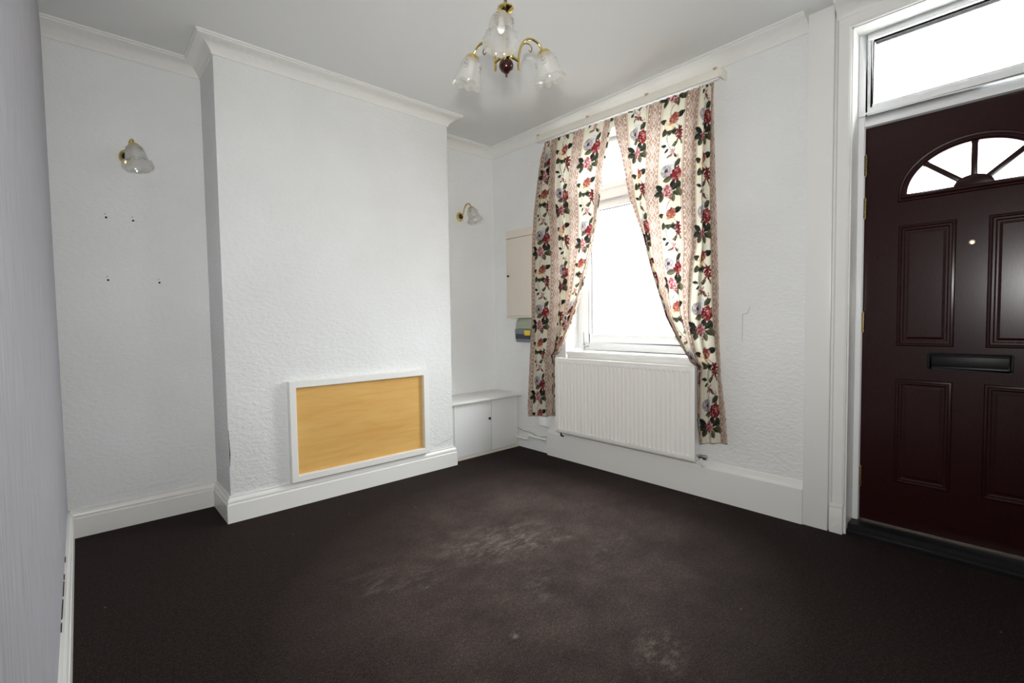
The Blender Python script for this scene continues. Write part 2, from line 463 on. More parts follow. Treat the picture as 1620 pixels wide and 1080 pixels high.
# door casing with a plinth block
cas = S(empty('trim_4', (XW, DOOR[1], 0)), 'white architrave and lining around the entrance door opening', 'architrave')
AR = [(0, 0), (0, .012), (.008, .018), (.050, .018), (.058, .010), (.058, 0)]
v, f = sweep([(DOOR[1], .15), (DOOR[1], DOOR[3]), (DOOR[0], DOOR[3]), (DOOR[0], 0)], AR, axis='yz', plane=XW)
make('architrave', v, f, M['gloss'], cas, smooth=30)
g = Geo(); g.box(XW - .024, XW, .281, .340, 0, .128); g.box(XW - .020, XW, .281, .338, .128, .152)
g.make('plinth_block', M['gloss'], cas, bevel=.004, smooth=35)
g = Geo(); g.box(XW, 3.10, DOOR[1] - .006, DOOR[1], 0, DOOR[3]); g.box(XW, 3.10, DOOR[0], DOOR[0] + .006, 0, DOOR[3]); g.box(XW, 3.10, DOOR[0], DOOR[1], DOOR[3] - .006, DOOR[3])
g.make('lining', M['gloss'], cas)

# ------------------------------------------------------------------ window
y0, y1, z0, z1 = WIN
win = S(empty('window_1', (3.06, 1.595, z0)), 'white upvc window with an upper light behind the floral curtains', 'window')
ZS = .858
def frame4(name, ya, yb, za, zb, wd, x0, x1, material, parent, bev=.004):
    g = Geo()
    g.box(x0, x1, ya, ya + wd, za, zb); g.box(x0, x1, yb - wd, yb, za, zb)
    g.box(x0, x1, ya + wd, yb - wd, za, za + wd); g.box(x0, x1, ya + wd, yb - wd, zb - wd, zb)
    return g.make(name, material, parent, bevel=bev, smooth=35)
frame4('frame', y0, y1, ZS, z1, .060, 3.07, 3.13, M['upvc'], win)
box('transom', 3.065, 3.13, y0 + .06, y1 - .06, 2.00, 2.07, M['upvc'], win, bevel=.004)
YM0, YM1 = y0 + .06, y1 - .06
frame4('sash', YM0, YM1, ZS + .06, 2.00, .065, 3.055, 3.12, M['upvc'], win)
frame4('sash', YM0, YM1, 2.07, z1 - .005, .045, 3.055, 3.12, M['upvc'], win)
def pane(ya, yb, za, zb, parent):
    g_ = frame4('gasket', ya - .003, yb + .003, za - .003, zb + .003, .007, 3.085, 3.098, M['gasket'], parent, 0)
    return box('pane', 3.092, 3.097, ya, yb, za, zb, M['glass'], parent)
pane(YM0 + .065, YM1 - .065, ZS + .125, 1.935, win)
pane(YM0 + .045, YM1 - .045, 2.115, z1 - .05, win)
g = Geo(); g.box(2.885, 3.08, y0 + .002, y1 - .03, ZS - .022, ZS); g.box(2.900, 3.08, y0 + .002, y1 - .034, z0 + .002, ZS - .022)
g.make('window_sill', M['gloss'], win, bevel=.004, smooth=35)
# window handle at the lower left of the sash
hd = Geo(); hd.add(*tube([(3.05, 2.06, .90), (3.03, 2.06, .90), (3.025, 2.04, .893), (3.028, 2.0, .89)], [.008, .008, .007, .006]))
hd.add(*tube([(3.05, 2.065, .90), (3.045, 2.066, 1.0)], .002, 6))
hd.make('window_stay', M['chrome'], win, smooth=40)

# ------------------------------------------------------------------ entrance door with fanlight
YDC = -.152; XD = 3.058
door = S(empty('door_1', (XD, YDC, 0)), 'dark mahogany panelled entrance door with a fan-shaped glazed light', 'door')
g = Geo()
for ya, yb in ((.247, .272), (-.576, -.551)): g.box(3.030, 3.13, ya, yb, .05, 2.09)
g.box(3.030, 3.13, -.551, .247, 2.037, 2.09)
g.make('door_frame', M['upvc'], door, bevel=.004, smooth=35)

def evaluated_cut(obj, cutters):
    for c in cutters:
        md = obj.modifiers.new('cut', 'BOOLEAN'); md.operation = 'DIFFERENCE'; md.solver = 'EXACT'; md.object = c
    dg = bpy.context.evaluated_depsgraph_get(); dg.update()
    me = bpy.data.meshes.new_from_object(obj.evaluated_get(dg))
    obj.modifiers.clear(); old = obj.data; obj.data = me; bpy.data.meshes.remove(old)
    for c in cutters: bpy.data.objects.remove(c)

EA, EB, EZ = .235, .195, 1.676
leaf = box('leaf', XD, XD + .044, YDC - .399, YDC + .399, .0537, 2.035, M['door'], door)
arc = [(YDC + EA * math.cos(a), EZ + EB * math.sin(a)) for a in [math.pi * i / 40 for i in range(41)]]
def prism_x(poly, x0, x1):
    n = len(poly); v = [(x0, a, b) for a, b in poly] + [(x1, a, b) for a, b in poly]
    f = [tuple(range(n)), tuple(range(2 * n - 1, n - 1, -1))] + [(i, (i + 1) % n, n + (i + 1) % n, n + i) for i in range(n)]
    return v, f
c1 = make('cutter_fan', *prism_x(arc, XD - .1, XD + .15), M['door'])
SPY = (YDC, 1.422)
c2 = make('cutter_spy', *prism_x([(SPY[0] + .0060 * math.cos(a), SPY[1] + .0060 * math.sin(a)) for a in [2 * math.pi * i / 20 for i in range(20)]], XD - .1, XD + .15), M['door'])
evaluated_cut(leaf, [c1, c2])

# fan light: moulding, hub, glazing bars, four panes
outl = [(YDC + EA * math.cos(a), EZ + EB * math.sin(a)) for a in [math.pi * i / 48 for i in range(49)]]
MO = [(-.004, -.006), (-.004, .004), (.004, .012), (.012, .012), (.020, .005), (.026, .006), (.030, 0), (.030, -.003)]
v, f = sweep(outl, MO, closed=True, axis='yz', plane=XD)
make('fan_moulding', v, f, M['door'], leaf, smooth=35)
hubp = [(YDC + .068 * math.cos(a), EZ - .004 + .05 * math.sin(a)) for a in [math.pi * i / 24 for i in range(25)]]
make('fan_hub', *prism_x(hubp, XD - .006, XD + .03), M['door'], leaf, bevel=.003, smooth=35)
def arcpt(y, z):  # angle parameter on the ellipse
    return math.atan2((z - EZ) / EB, (y - YDC) / EA)
bars = [arcpt(.010, 1.806), math.pi / 2, arcpt(2 * YDC - .010, 1.806)]
for a in bars:
    p = Vector((YDC + .055 * math.cos(a), EZ + .035 * math.sin(a))); q = Vector((YDC + EA * 1.02 * math.cos(a), EZ + EB * 1.02 * math.sin(a)))
    d = (q - p).normalized(); n_ = Vector((-d.y, d.x)) * .0115
    make('glazing_bar', *prism_x([tuple(p - n_), tuple(q - n_), tuple(q + n_), tuple(p + n_)], XD, XD + .034), M['door'], leaf, bevel=.004, smooth=35)
angs = [0] + sorted(bars) + [math.pi]
for a0, a1 in zip(angs, angs[1:]):
    aa = [a0 + (a1 - a0) * i / 10 for i in range(11)]
    poly = [(YDC + EA * 1.005 * math.cos(a), EZ + EB * 1.005 * math.sin(a)) for a in aa] + [(YDC + .05 * math.cos(a), EZ - .004 + .035 * math.sin(a)) for a in reversed(aa)]
    make('pane', *prism_x(poly, XD + .018, XD + .022), M['glass'], leaf)
# raised panels
PM = [(0, -.003), (0, .003), (.004, .009), (.011, .010), (.015, .005), (.022, .005), (.030, -.002), (.030, -.003)]
for ya, yb in ((-.412, -.204), (-.100, .108)):
    for za, zb in ((.952, 1.532), (.275, .790)):
        v, f = sweep([(ya, za), (yb, za), (yb, zb), (ya, zb)], [(-a, b) for a, b in PM], closed=True, axis='yz', plane=XD)
        pm = make('panel_moulding', v, f, M['door'], leaf, smooth=25)
        g = Geo(); a, b, c, d = ya + .044, yb - .044, za + .044, zb - .044; s = .016
        x0_, x1_ = XD - .004, XD + .002
        g.add([(x0_, a, c), (x0_, b, c), (x0_, b, d), (x0_, a, d), (x1_, a - s, c - s), (x1_, b + s, c - s), (x1_, b + s, d + s), (x1_, a - s, d + s)],
              [(0, 1, 2, 3), (0, 4, 5, 1), (1, 5, 6, 2), (2, 6, 7, 3), (3, 7, 4, 0)])
        g.make('panel_field', M['door'], leaf)
# letter plate
lp = frame4('letter_plate', -.294, -.010, .849, .921, .013, XD - .014, XD, M['black'], leaf, .004)
box('flap', XD - .007, XD, -.281, -.023, .862, .908, M['black'], leaf, bevel=.002)
v, f = sweep([(SPY[0] + .0075 * math.cos(a), SPY[1] + .0075 * math.sin(a)) for a in [2 * math.pi * i / 24 for i in range(24)]],
             [(-.001, -.002), (-.001, .003), (.003, .003), (.004, -.002)], closed=True, axis='yz', plane=XD)
make('spyhole', v, f, M['brass_dull'], leaf, smooth=40)
for zc in (1.852, 1.640, 1.067, .275):
    g = Geo()
    for i in range(5):
        a = zc - .05 + i * .02
        g.add(*lathe([(.0055, a + .001), (.0068, a + .002), (.0068, a + .0185), (.0055, a + .0195)], (XD - .008, .2425, 0), n=12))
    g.add(*lathe([(.003, zc - .056), (.0045, zc - .05), (.0045, zc + .05), (.003, zc + .056)], (XD - .008, .2425, 0), n=10))
    g.make('hinge', M['brass_dull'], door, smooth=35)
# threshold: stepped black bar with a brass line under the leaf
th = [(2.925, 0), (2.925, .018), (2.935, .026), (2.944, .026), (2.946, .042), (2.955, .048), (3.12, .050), (3.12, 0)]
g = Geo(); n = len(th)
g.add([(x, DOOR[0] + .006, z) for x, z in th] + [(x, DOOR[1] - .0065, z) for x, z in th],
      [tuple(range(n)), tuple(range(2 * n - 1, n - 1, -1))] + [(i, (i + 1) % n, n + (i + 1) % n, n + i) for i in range(n)])
g.make('threshold', M['thresh'], door)
box('brass_strip', XD - .012, XD - .004, -.55, .246, .050, .0535, M['brass_dull'], door)
# fanlight over the door
fan = S(empty('window_2', (3.06, YDC, 2.09)), 'white framed clear fanlight window above the entrance door', 'window')
ya, yb, za, zb = -.576, .272, 2.09, 2.484
frame4('frame', ya, yb, za, zb, .034, 3.018, 3.12, M['upvc'], fan)
frame4('sash', ya + .033, yb - .033, za + .033, zb - .016, .018, 3.030, 3.10, M['upvc'], fan)
g_ = frame4('gasket', ya + .050, yb - .050, za + .050, zb - .033, .005, 3.050, 3.056, M['gasket'], fan, 0)
box('pane', 3.0505, 3.0555, ya + .0505, yb - .0505, za + .0505, zb - .0335, M['glass'], fan)
box('bottom_bead', 3.015, 3.03, ya + .03, yb - .03, za + .002, za + .012, M['upvc'], fan)

# ------------------------------------------------------------------ blocked fireplace panel
fp = empty('fireplace_panel', (1.46, YC, .14), 'white framed beech board covering the fireplace opening', 'fireplace panel')
fx0, fx1, fz0, fz1 = .988, 1.944, .150, .757
FR = [(0, 0), (0, .040), (.003, .043), (.037, .043), (.040, .040), (.040, 0)]
def sweep_y(path, prof, plane):
    v, f = sweep(path, prof, closed=True, axis='yz', plane=0)
    return [(a[1], plane + a[0], a[2]) for a in v], f
v, f = sweep_y([(fx0, fz0), (fx1, fz0), (fx1, fz1), (fx0, fz1)], [(-a, b) for a, b in FR], YC)
make('frame', v, f, M['gloss'], fp, smooth=30)
box('board', fx0 + .038, fx1 - .038, YC - .016, YC - .004, fz0 + .038, fz1 - .038, M['veneer'], fp)
disc_x('fixing_hole', 1.335, YC - .0005, .130, .008, M['dark'], fp)

# ------------------------------------------------------------------ low corner cupboard
lc = empty('corner_cupboard', (2.55, 2.85, 0), 'low white two-door cupboard built into the alcove beside the window wall', 'cupboard')
box('top', CR, XW, 2.647, YA, .452, .473, M['gloss'], lc, bevel=.004)
g = Geo(); g.box(2.204, 2.226, 2.694, 2.71, 0, .452); g.box(2.90, XW, 2.70, 2.72, 0, .452); g.box(2.204, XW, 2.69, 2.71, 0, .022)
g.make('face_frame', M['edgewood'], lc)
g = Geo(); g.box(2.204, XW, 2.715, YA, .022, .452); g.make('carcass', M['cupboard'], lc)
d1 = box('door', 2.228, 2.6025, 2.690, 2.708, .024, .446, M['cupboard'], lc, bevel=.002)
d2 = box('door', 2.6075, 2.896, 2.690, 2.708, .024, .446, M['cupboard'], lc, bevel=.002)
v, f = lathe([(.004, 0), (.004, .010), (.010, .014), (.011, .020), (.007, .025)], (2.572, 2.690, .297), Euler((R(90), 0, 0)).to_matrix(), 18)
make('knob', v, f, M['knob'], d1, smooth=40)

# ------------------------------------------------------------------ meter cupboard and consumer unit
XM = 2.862
mc = empty('meter_cupboard', (XW, 2.58, 1.122), 'cream wooden meter cupboard on the wall behind the curtain edge', 'cupboard')
box('body', XM + .016, XW, 2.446, 2.772, 1.122, 1.866, M['cream'], mc, bevel=.002)
box('fascia', XM - .004, XM + .016, 2.446, 2.770, 1.803, 1.866, M['cream'], mc, bevel=.002)
md = box('door', XM - .002, XM + .015, 2.450, 2.766, 1.140, 1.799, M['cream'], mc, bevel=.002)
box('bottom_rail', XM - .004, XM + .016, 2.446, 2.772, 1.122, 1.137, M['cream'], mc, bevel=.002)
v, f = lathe([(.004, 0), (.009, .006), (.010, .014), (.005, .018)], (XM - .002, 2.735, 1.482), Euler((0, R(-90), 0)).to_matrix(), 16)
make('knob', v, f, M['knob'], md, smooth=40)
cu = empty('consumer_unit', (XW, 2.55, .915), 'small grey consumer unit with a yellow sticker below the meter cupboard', 'fuse box')
def prism_y(poly, y0, y1):
    n = len(poly); v = [(a, y0, b) for a, b in poly] + [(a, y1, b) for a, b in poly]
    f = [tuple(range(n)), tuple(range(2 * n - 1, n - 1, -1))] + [(i, (i + 1) % n, n + (i + 1) % n, n + i) for i in range(n)]
    return v, f
make('upper_cover', *prism_y([(XW, 1.030), (2.850, 1.030), (2.858, 1.090), (2.880, 1.118), (XW, 1.118)], 2.458, 2.648), M['cu_top'], cu, bevel=.003, smooth=35)
make('lower_cover', *prism_y([(XW, .918), (2.866, .918), (2.852, .95), (2.848, 1.028), (XW, 1.028)], 2.458, 2.656), M['cu_grey'], cu, bevel=.004, smooth=35)
box('switch_window', 2.846, 2.850, 2.465, 2.640, .945, .985, M['cu_dark'], cu)
box('sticker', 2.8455, 2.8485, 2.468, 2.535, .975, 1.016, M['yellow'], cu)
box('latch', 2.862, 2.868, 2.60, 2.63, 1.088, 1.098, M['black'], cu)

# ------------------------------------------------------------------ radiator
XR = 2.832; ry0, ry1, rz0, rz1 = 1.032, 2.178, .224, .802
rad = empty('radiator', (XR, 1.6, rz0), 'white ribbed panel radiator mounted under the window', 'radiator')
nr = 33; pitch = (ry1 - ry0 - .05) / nr; per = 10
ys = [ry0, ry0 + .006, ry0 + .025]
for i in range(nr):
    for j in range(per): ys.append(ry0 + .025 + (i + j / per) * pitch)
ys += [ry1 - .025, ry1 - .006, ry1]
zs = [rz0, rz0 + .006, rz0 + .032, rz0 + .036, rz0 + .041, rz1 - .041, rz1 - .036, rz1 - .032, rz1 - .006, rz1]
def depth(y, z):
    d = 0.
    if ry0 + .025 <= y <= ry1 - .025 and rz0 + .034 < z < rz1 - .034:
        t = ((y - ry0 - .025) / pitch) % 1
        u = max(0, min(1, (abs(t - .5) - .10) / .16)); u = u * u * (3 - 2 * u)
        d = .0095 * (1 - u) * (1 if rz0 + .040 < z < rz1 - .040 else .9)
    if z in (zs[0], zs[-1]) or y in (ys[0], ys[-1]): d = .004
    return d
V = [(XR + depth(y, z), y, z) for z in zs for y in ys]; ny = len(ys)
Fc = [(j * ny + i, j * ny + i + 1, (j + 1) * ny + i + 1, (j + 1) * ny + i) for j in range(len(zs) - 1) for i in range(ny - 1)]
make('front_panel', V, Fc, M['radiator'], rad, smooth=40)
g = Geo(); g.box(XR + .013, XR + .018, ry0, ry1, rz0, rz1); g.make('back_sheet', M['radiator'], rad)
g = Geo(); g.box(XR, XR + .052, ry0 - .001, ry0 + .0015, rz0 + .005, rz1); g.make('end_cover', M['radiator'], rad)
g = Geo(); g.box(XR, XR + .052, ry1 - .0015, ry1 + .001, rz0 + .005, rz1); g.make('end_cover', M['radiator'], rad)
g = Geo(); g.box(XR, XR + .006, ry0, ry1, rz1 - .002, rz1 + .004); g.box(XR + .046, XR + .052, ry0, ry1, rz1 - .002, rz1 + .004)
i = ry0
while i < ry1:
    g.box(XR + .006, XR + .046, i, i + .004, rz1 - .001, rz1 + .003); i += .0123
g.make('top_grille', M['radiator'], rad)
for yb in (ry0 + .14, ry1 - .14): box('bracket', XR + .014, XW - .001, yb - .012, yb + .012, rz0 + .04, rz1 - .04, M['radiator'], rad)
# valve at the lower corner
vz = rz0 + .035; vx = XR + .03
g = Geo(); rx = Euler((R(90), 0, 0)).to_matrix()
g.add(*lathe([(.008, 0), (.008, .014), (.013, .015), (.013, .030), (.009, .031), (.009, .040), (.014, .041), (.015, .060), (.012, .064)], (vx, ry0, vz), rx, 18))
g.make('valve', M['chrome'], rad, smooth=35)
g = Geo(); g.add(*tube(bez([(vx, ry0 - .028, vz - .010), (vx + .002, ry0 - .028, vz - .035), (vx + .01, ry0 - .030, vz - .055), (XW - .036, ry0 - .034, vz - .062)], 8), .0075, 12))
g.make('valve_pipe', M['gloss'], rad, smooth=40)
g = Geo(); g.add(*tube([(vx, ry1 - .03, rz0 + .004), (vx, ry1 - .03, rz0 - .03), (XW - .03, ry1 - .03, rz0 - .04)], .007, 10)); g.make('valve_pipe', M['dark'], rad, smooth=40)

# ------------------------------------------------------------------ pipes, cable, junction box in the corner
p1 = tube([(2.895, 2.69, .085), (2.895, 2.60, .085)] + bez([(2.895, 2.60, .085), (2.893, 2.566, .087), (2.893, 2.556, .10), (2.893, 2.548, .118), (2.895, 2.52, .118)], 6) + [(2.895, 2.34, .118)], .011, 12)
setprops(make('heating_pipe', *p1, M['gloss'], smooth=40, origin=(2.895, 2.5, .085)), 'white painted copper pipe bending along the wall beside the corner cupboard', 'pipe')
p2 = tube(bez([(2.905, 2.70, .165), (2.900, 2.62, .150), (2.903, 2.52, .145), (2.900, 2.45, .128), (2.905, 2.37, .135), (2.905, 2.34, .142)], 8), .003, 8)
setprops(make('loose_cable', *p2, M['cable'], smooth=40, origin=(2.9, 2.5, .13)), 'thin grey cable sagging above the white pipe in the corner', 'cable')
jb = empty('junction_box', (2.9, 2.35, .216), 'small white plastic junction box below the short curtain', 'junction box')
box('box_body', 2.872, XW, 2.318, 2.402, .232, .312, M['upvc'], jb, bevel=.004)
box('cover', 2.868, 2.872, 2.322, 2.398, .236, .308, M['upvc'], jb, bevel=.0015)

# ------------------------------------------------------------------ curtain rail
tilt = lambda y: 2.452 + (y - .86) * .027
rl = empty('curtain_rail', (XW, 1.61, 2.46), 'cream painted batten and white curtain track above the window', 'curtain rail')
def tilted_box(name, x0, x1, y0, y1, a0, a1, material, parent, bev=0):
    v, f = boxg(x0, x1, y0, y1, 0, 0)
    v = [(p[0], p[1], tilt(p[1]) + (a0 if i < 4 else a1)) for i, p in enumerate(v)]
    return make(name, v, f, material, parent, bevel=bev, smooth=35 if bev else None)
tilted_box('board', 2.832, 2.848, .893, 2.36, .014, .062, M['rail'], rl, .003)
tilted_box('track', 2.848, 2.862, .905, 2.34, .010, .026, M['upvc'], rl, .003)
for yb in (.915, 1.36, 1.84, 2.335):
    tilted_box('bracket', 2.826, XW, yb - .010, yb + .010, .056, .070, M['tip'], rl, .004)
tilted_box('end_return', 2.832, XW, .880, .893, .014, .062, M['rail'], rl, .003)

# ------------------------------------------------------------------ floral curtains
PX, TY = .26, .58   # stripe pitch and vertical repeat of the print
RES = .0015
nx_, ny_ = int(round(2 * PX / RES)), int(round(TY / RES))
rng = np.random.RandomState(3)
def L3(c): return np.array(lin(c))
gx = (np.arange(nx_) + .5) * RES; gy = (np.arange(ny_) + .5) * RES
TX, TZ = np.meshgrid(gx, gy)       # TZ grows downwards on the cloth
tile = np.empty((ny_, nx_, 3)); tile[:] = L3((232, 227, 208))
xb = (TX + PX / 2) % PX - PX / 2   # distance from a taupe stripe's centre
band = np.abs(xb) < .043
taupe = L3((172, 144, 128)); pale = L3((222, 207, 194))
tile[band] = taupe
def paint(mask, c): tile[mask] = L3(c) if isinstance(c, tuple) else c
per_ = TY / 6
yy = (TZ % per_) / per_ - .5
dia = np.abs(xb) / .020 + np.abs(yy) / .30
paint(band & (np.abs(dia - 1) < .16), pale); paint(band & (np.abs(dia - .5) < .12), pale); paint(band & (dia < .15), pale)
wav = .026 + .006 * np.cos(yy * 2 * np.pi * 2)
paint(band & (np.abs(np.abs(xb) - wav) < .0022), pale)
y2 = ((TZ % (TY / 18)) / (TY / 18) - .5) * (TY / 18)
paint(band & (((np.abs(xb) - .0355) ** 2 + y2 ** 2) < .0045 ** 2), (244, 234, 222))
dia2 = np.abs(xb) / .014 + np.abs(((yy + 1) % 1) - .5) / .18
paint(band & (np.abs(dia2 - 1) < .2), pale)
for o, c in ((.0445, (150, 118, 98)), (.050, (206, 186, 160)), (.0535, (176, 140, 118))):
    paint(np.abs(np.abs(xb) - o) < .0013, c)

def wrapd(cx, cy):
    dx = (TX - cx + PX) % (2 * PX) - PX; dy = (TZ - cy + TY / 2) % TY - TY / 2
    return dx, dy
FS = 1.28
def ell(cx, cy, rx, ry, ang, c, soft=None, edge=None):
    rx *= FS; ry *= FS
    dx, dy = wrapd(cx, cy); ca, sa = math.cos(ang), math.sin(ang)
    a = dx * ca + dy * sa; b = -dx * sa + dy * ca
    d = (a / rx) ** 2 + (b / ry) ** 2; mk = d < 1
    if edge is not None:
        paint(mk, edge); mk = d < .66
    paint(mk, c)
def leaf_(cx, cy, ln, wd, ang, c, vein=None):
    ln *= FS; wd *= FS * 1.05
    dx, dy = wrapd(cx, cy); ca, sa = math.cos(ang), math.sin(ang)
    a = (dx * ca + dy * sa) / ln; b = (-dx * sa + dy * ca) / wd
    mk = (a > 0) & (a < 1) & (np.abs(b) < np.sin(np.pi * np.clip(a, 0, 1)) ** .8 * .5)
    paint(mk, c)
    paint(mk & (b > 0), tuple(max(0, int(q * .78)) for q in c))
def stem(pts, wd=.0016, c=(88, 84, 66)):
    P = [np.array(p, float) for p in bezier2(pts)]
    for a, b in zip(P, P[1:]):
        dx, dy = wrapd(a[0], a[1]); d = b - a; L2 = max((d ** 2).sum(), 1e-9)
        t = np.clip((dx * d[0] + dy * d[1]) / L2, 0, 1)
        paint((dx - t * d[0]) ** 2 + (dy - t * d[1]) ** 2 < wd ** 2, c)
def bezier2(pts):
    return [(q.x, q.y) for q in bez([Vector((p[0], p[1], 0)) for p in pts], 5)]
REDS = [(112, 42, 47), (132, 60, 60), (88, 30, 39), (166, 104, 98), (200, 160, 148)]
PINKS = [(166, 96, 100), (142, 70, 80), (200, 154, 150), (122, 54, 66), (222, 194, 184)]
ORNG = [(158, 92, 78), (136, 64, 60), (186, 136, 112), (118, 50, 50)]
GREENS = [(60, 63, 52), (76, 78, 60), (104, 101, 76), (46, 51, 47), (124, 117, 90)]
def cluster(cx, cy, rx, ry, cols, n=34, base=None, s=.007):
    if base: ell(cx, cy, rx * .92, ry * .92, 0, base)
    for i in range(n):
        a = rng.rand() * 6.283; r = math.sqrt(rng.rand())
        px, py = cx + FS * rx * r * math.cos(a), cy + FS * ry * r * math.sin(a)
        ell(px, py, s * (.6 + .6 * rng.rand()), s * (.5 + .4 * rng.rand()), rng.rand() * 3.14, cols[rng.randint(len(cols))])
def rose(cx, cy, r, cols, centre):
    r *= 1.12
    for i in range(7):
        a = i / 7 * 6.283 + .3
        ell(cx + r * .55 * math.cos(a), cy + r * .5 * math.sin(a), r * .52, r * .42, a + 1.57, cols[i % len(cols)], edge=cols[(i + 1) % len(cols)])
    for i in range(5):
        a = i / 5 * 6.283
        ell(cx + r * .25 * math.cos(a), cy + r * .25 * math.sin(a), r * .32, r * .26, a + 1.57, cols[(i + 1) % len(cols)], edge=cols[i % len(cols)])
    ell(cx, cy, r * .26, r * .22, .4, centre)
def lily(cx, cy, r, cols):
    for i in range(6):
        leaf_(cx, cy, r * (.8 + .4 * rng.rand()), r * .42, i / 6 * 6.283 + rng.rand() * .5, cols[rng.randint(len(cols))])
for b in (0, 1):
    bx0 = PX / 2 + b * PX; dy0 = b * TY / 2
    q = lambda s, t: (bx0 + s, dy0 + t * TY)
    st_ = lambda pts, **kw: stem([q(*p) for p in pts], **kw)
    st_([(.0, 0.02), (-.03, .12), (-.035, .2), (-.01, .29), (.01, .34), (.05, .42), (.055, .5), (.05, .58)])
    st_([(.05, .6), (.055, .68), (.05, .74), (.02, .82), (-.02, .90), (-.01, 1.0)])
    st_([(.0, .02), (.03, .06), (.05, .12), (.055, .17)])
    def lf(s, t, ln, wd, a, c): leaf_(*q(s, t), ln, wd, a, GREENS[c])
    # hydrangea with a cream rose
    lf(-.035, .02, .045, .024, 3.6, 0); lf(-.03, .06, .05, .03, 2.2, 1); lf(.0, .07, .045, .026, 1.2, 2); lf(.02, -.02, .05, .028, -.35, 3); lf(-.01, .06, .045, .03, 1.8, 1)
    rose(*q(-.018, .035), .034, [(236, 220, 188), (222, 196, 156), (240, 228, 204)], (206, 168, 124))
    cluster(*q(.006, -.012), .026, .026, ORNG, 34, (150, 84, 72), .006)
    # little red lilies
    lily(*q(.048, .125), .026, REDS[:3]); lily(*q(.052, .19), .024, REDS[:4]); lf(.03, .115, .03, .014, 2.9, 3); lf(.06, .22, .03, .01, 1.3, 4); lf(.04, .22, .028, .010, 2.0, 4)
    # thin sprig
    lf(-.035, .26, .032, .015, 3.4, 3); lf(-.02, .29, .028, .014, 2.5, 0); lf(.015, .29, .03, .016, -1.2, 3); lf(.0, .27, .024, .012, -.4, 4)
    lily(*q(.008, .345), .022, PINKS); lf(.02, .36, .026, .012, .9, 1); lf(-.005, .36, .026, .010, 2.6, 4); cluster(*q(.045, .40), .010, .014, PINKS, 8, None, .004)
    # grey rose
    rose(*q(.008, .475), .025, [(214, 214, 210), (196, 198, 196), (226, 224, 218)], (184, 186, 186))
    rose(*q(-.028, .525), .034, [(164, 158, 158), (192, 188, 186), (136, 128, 130)], (70, 56, 60))
    cluster(*q(-.012, .565), .014, .012, [(186, 160, 166), (160, 130, 140)], 8, None, .006)
    # red peony
    lf(.03, .50, .045, .024, -.9, 1); lf(.02, .60, .055, .028, 2.9, 2); lf(.03, .63, .05, .026, 1.9, 3); lf(.05, .64, .045, .024, 1.2, 0)
    cluster(*q(.044, .578), .028, .034, REDS, 52, (128, 40, 46), .0065)
    # pink blossom with dark leaves
    lf(-.045, .72, .05, .026, 3.7, 3); lf(-.04, .745, .055, .028, 3.0, 0); lf(-.045, .76, .045, .024, 2.0, 1); lf(.015, .74, .055, .026, -.6, 0); lf(.02, .76, .055, .026, .3, 1); lf(.015, .77, .045, .024, 1.3, 2); lf(.055, .72, .05, .026, 1.2, 2)
    cluster(*q(-.012, .745), .028, .030, PINKS, 46, (186, 124, 122), .0065); cluster(*q(.0, .80), .012, .020, PINKS, 12, None, .005)

M['curtain'] = bpy.data.materials.new('printed_floral_cotton'); M['curtain'].use_nodes = True
t = M['curtain'].node_tree; t.nodes.clear()
out = t.nodes.new('ShaderNodeOutputMaterial'); at = t.nodes.new('ShaderNodeAttribute'); at.attribute_name = 'print'
df = t.nodes.new('ShaderNodeBsdfDiffuse'); tr = t.nodes.new('ShaderNodeBsdfTranslucent'); mx = t.nodes.new('ShaderNodeMixShader'); mx.inputs[0].default_value = .30
for nd in (df, tr): t.links.new(at.outputs['Color'], nd.inputs['Color'])
t.links.new(df.outputs[0], mx.inputs[1]); t.links.new(tr.outputs[0], mx.inputs[2]); t.links.new(mx.outputs[0], out.inputs[0])

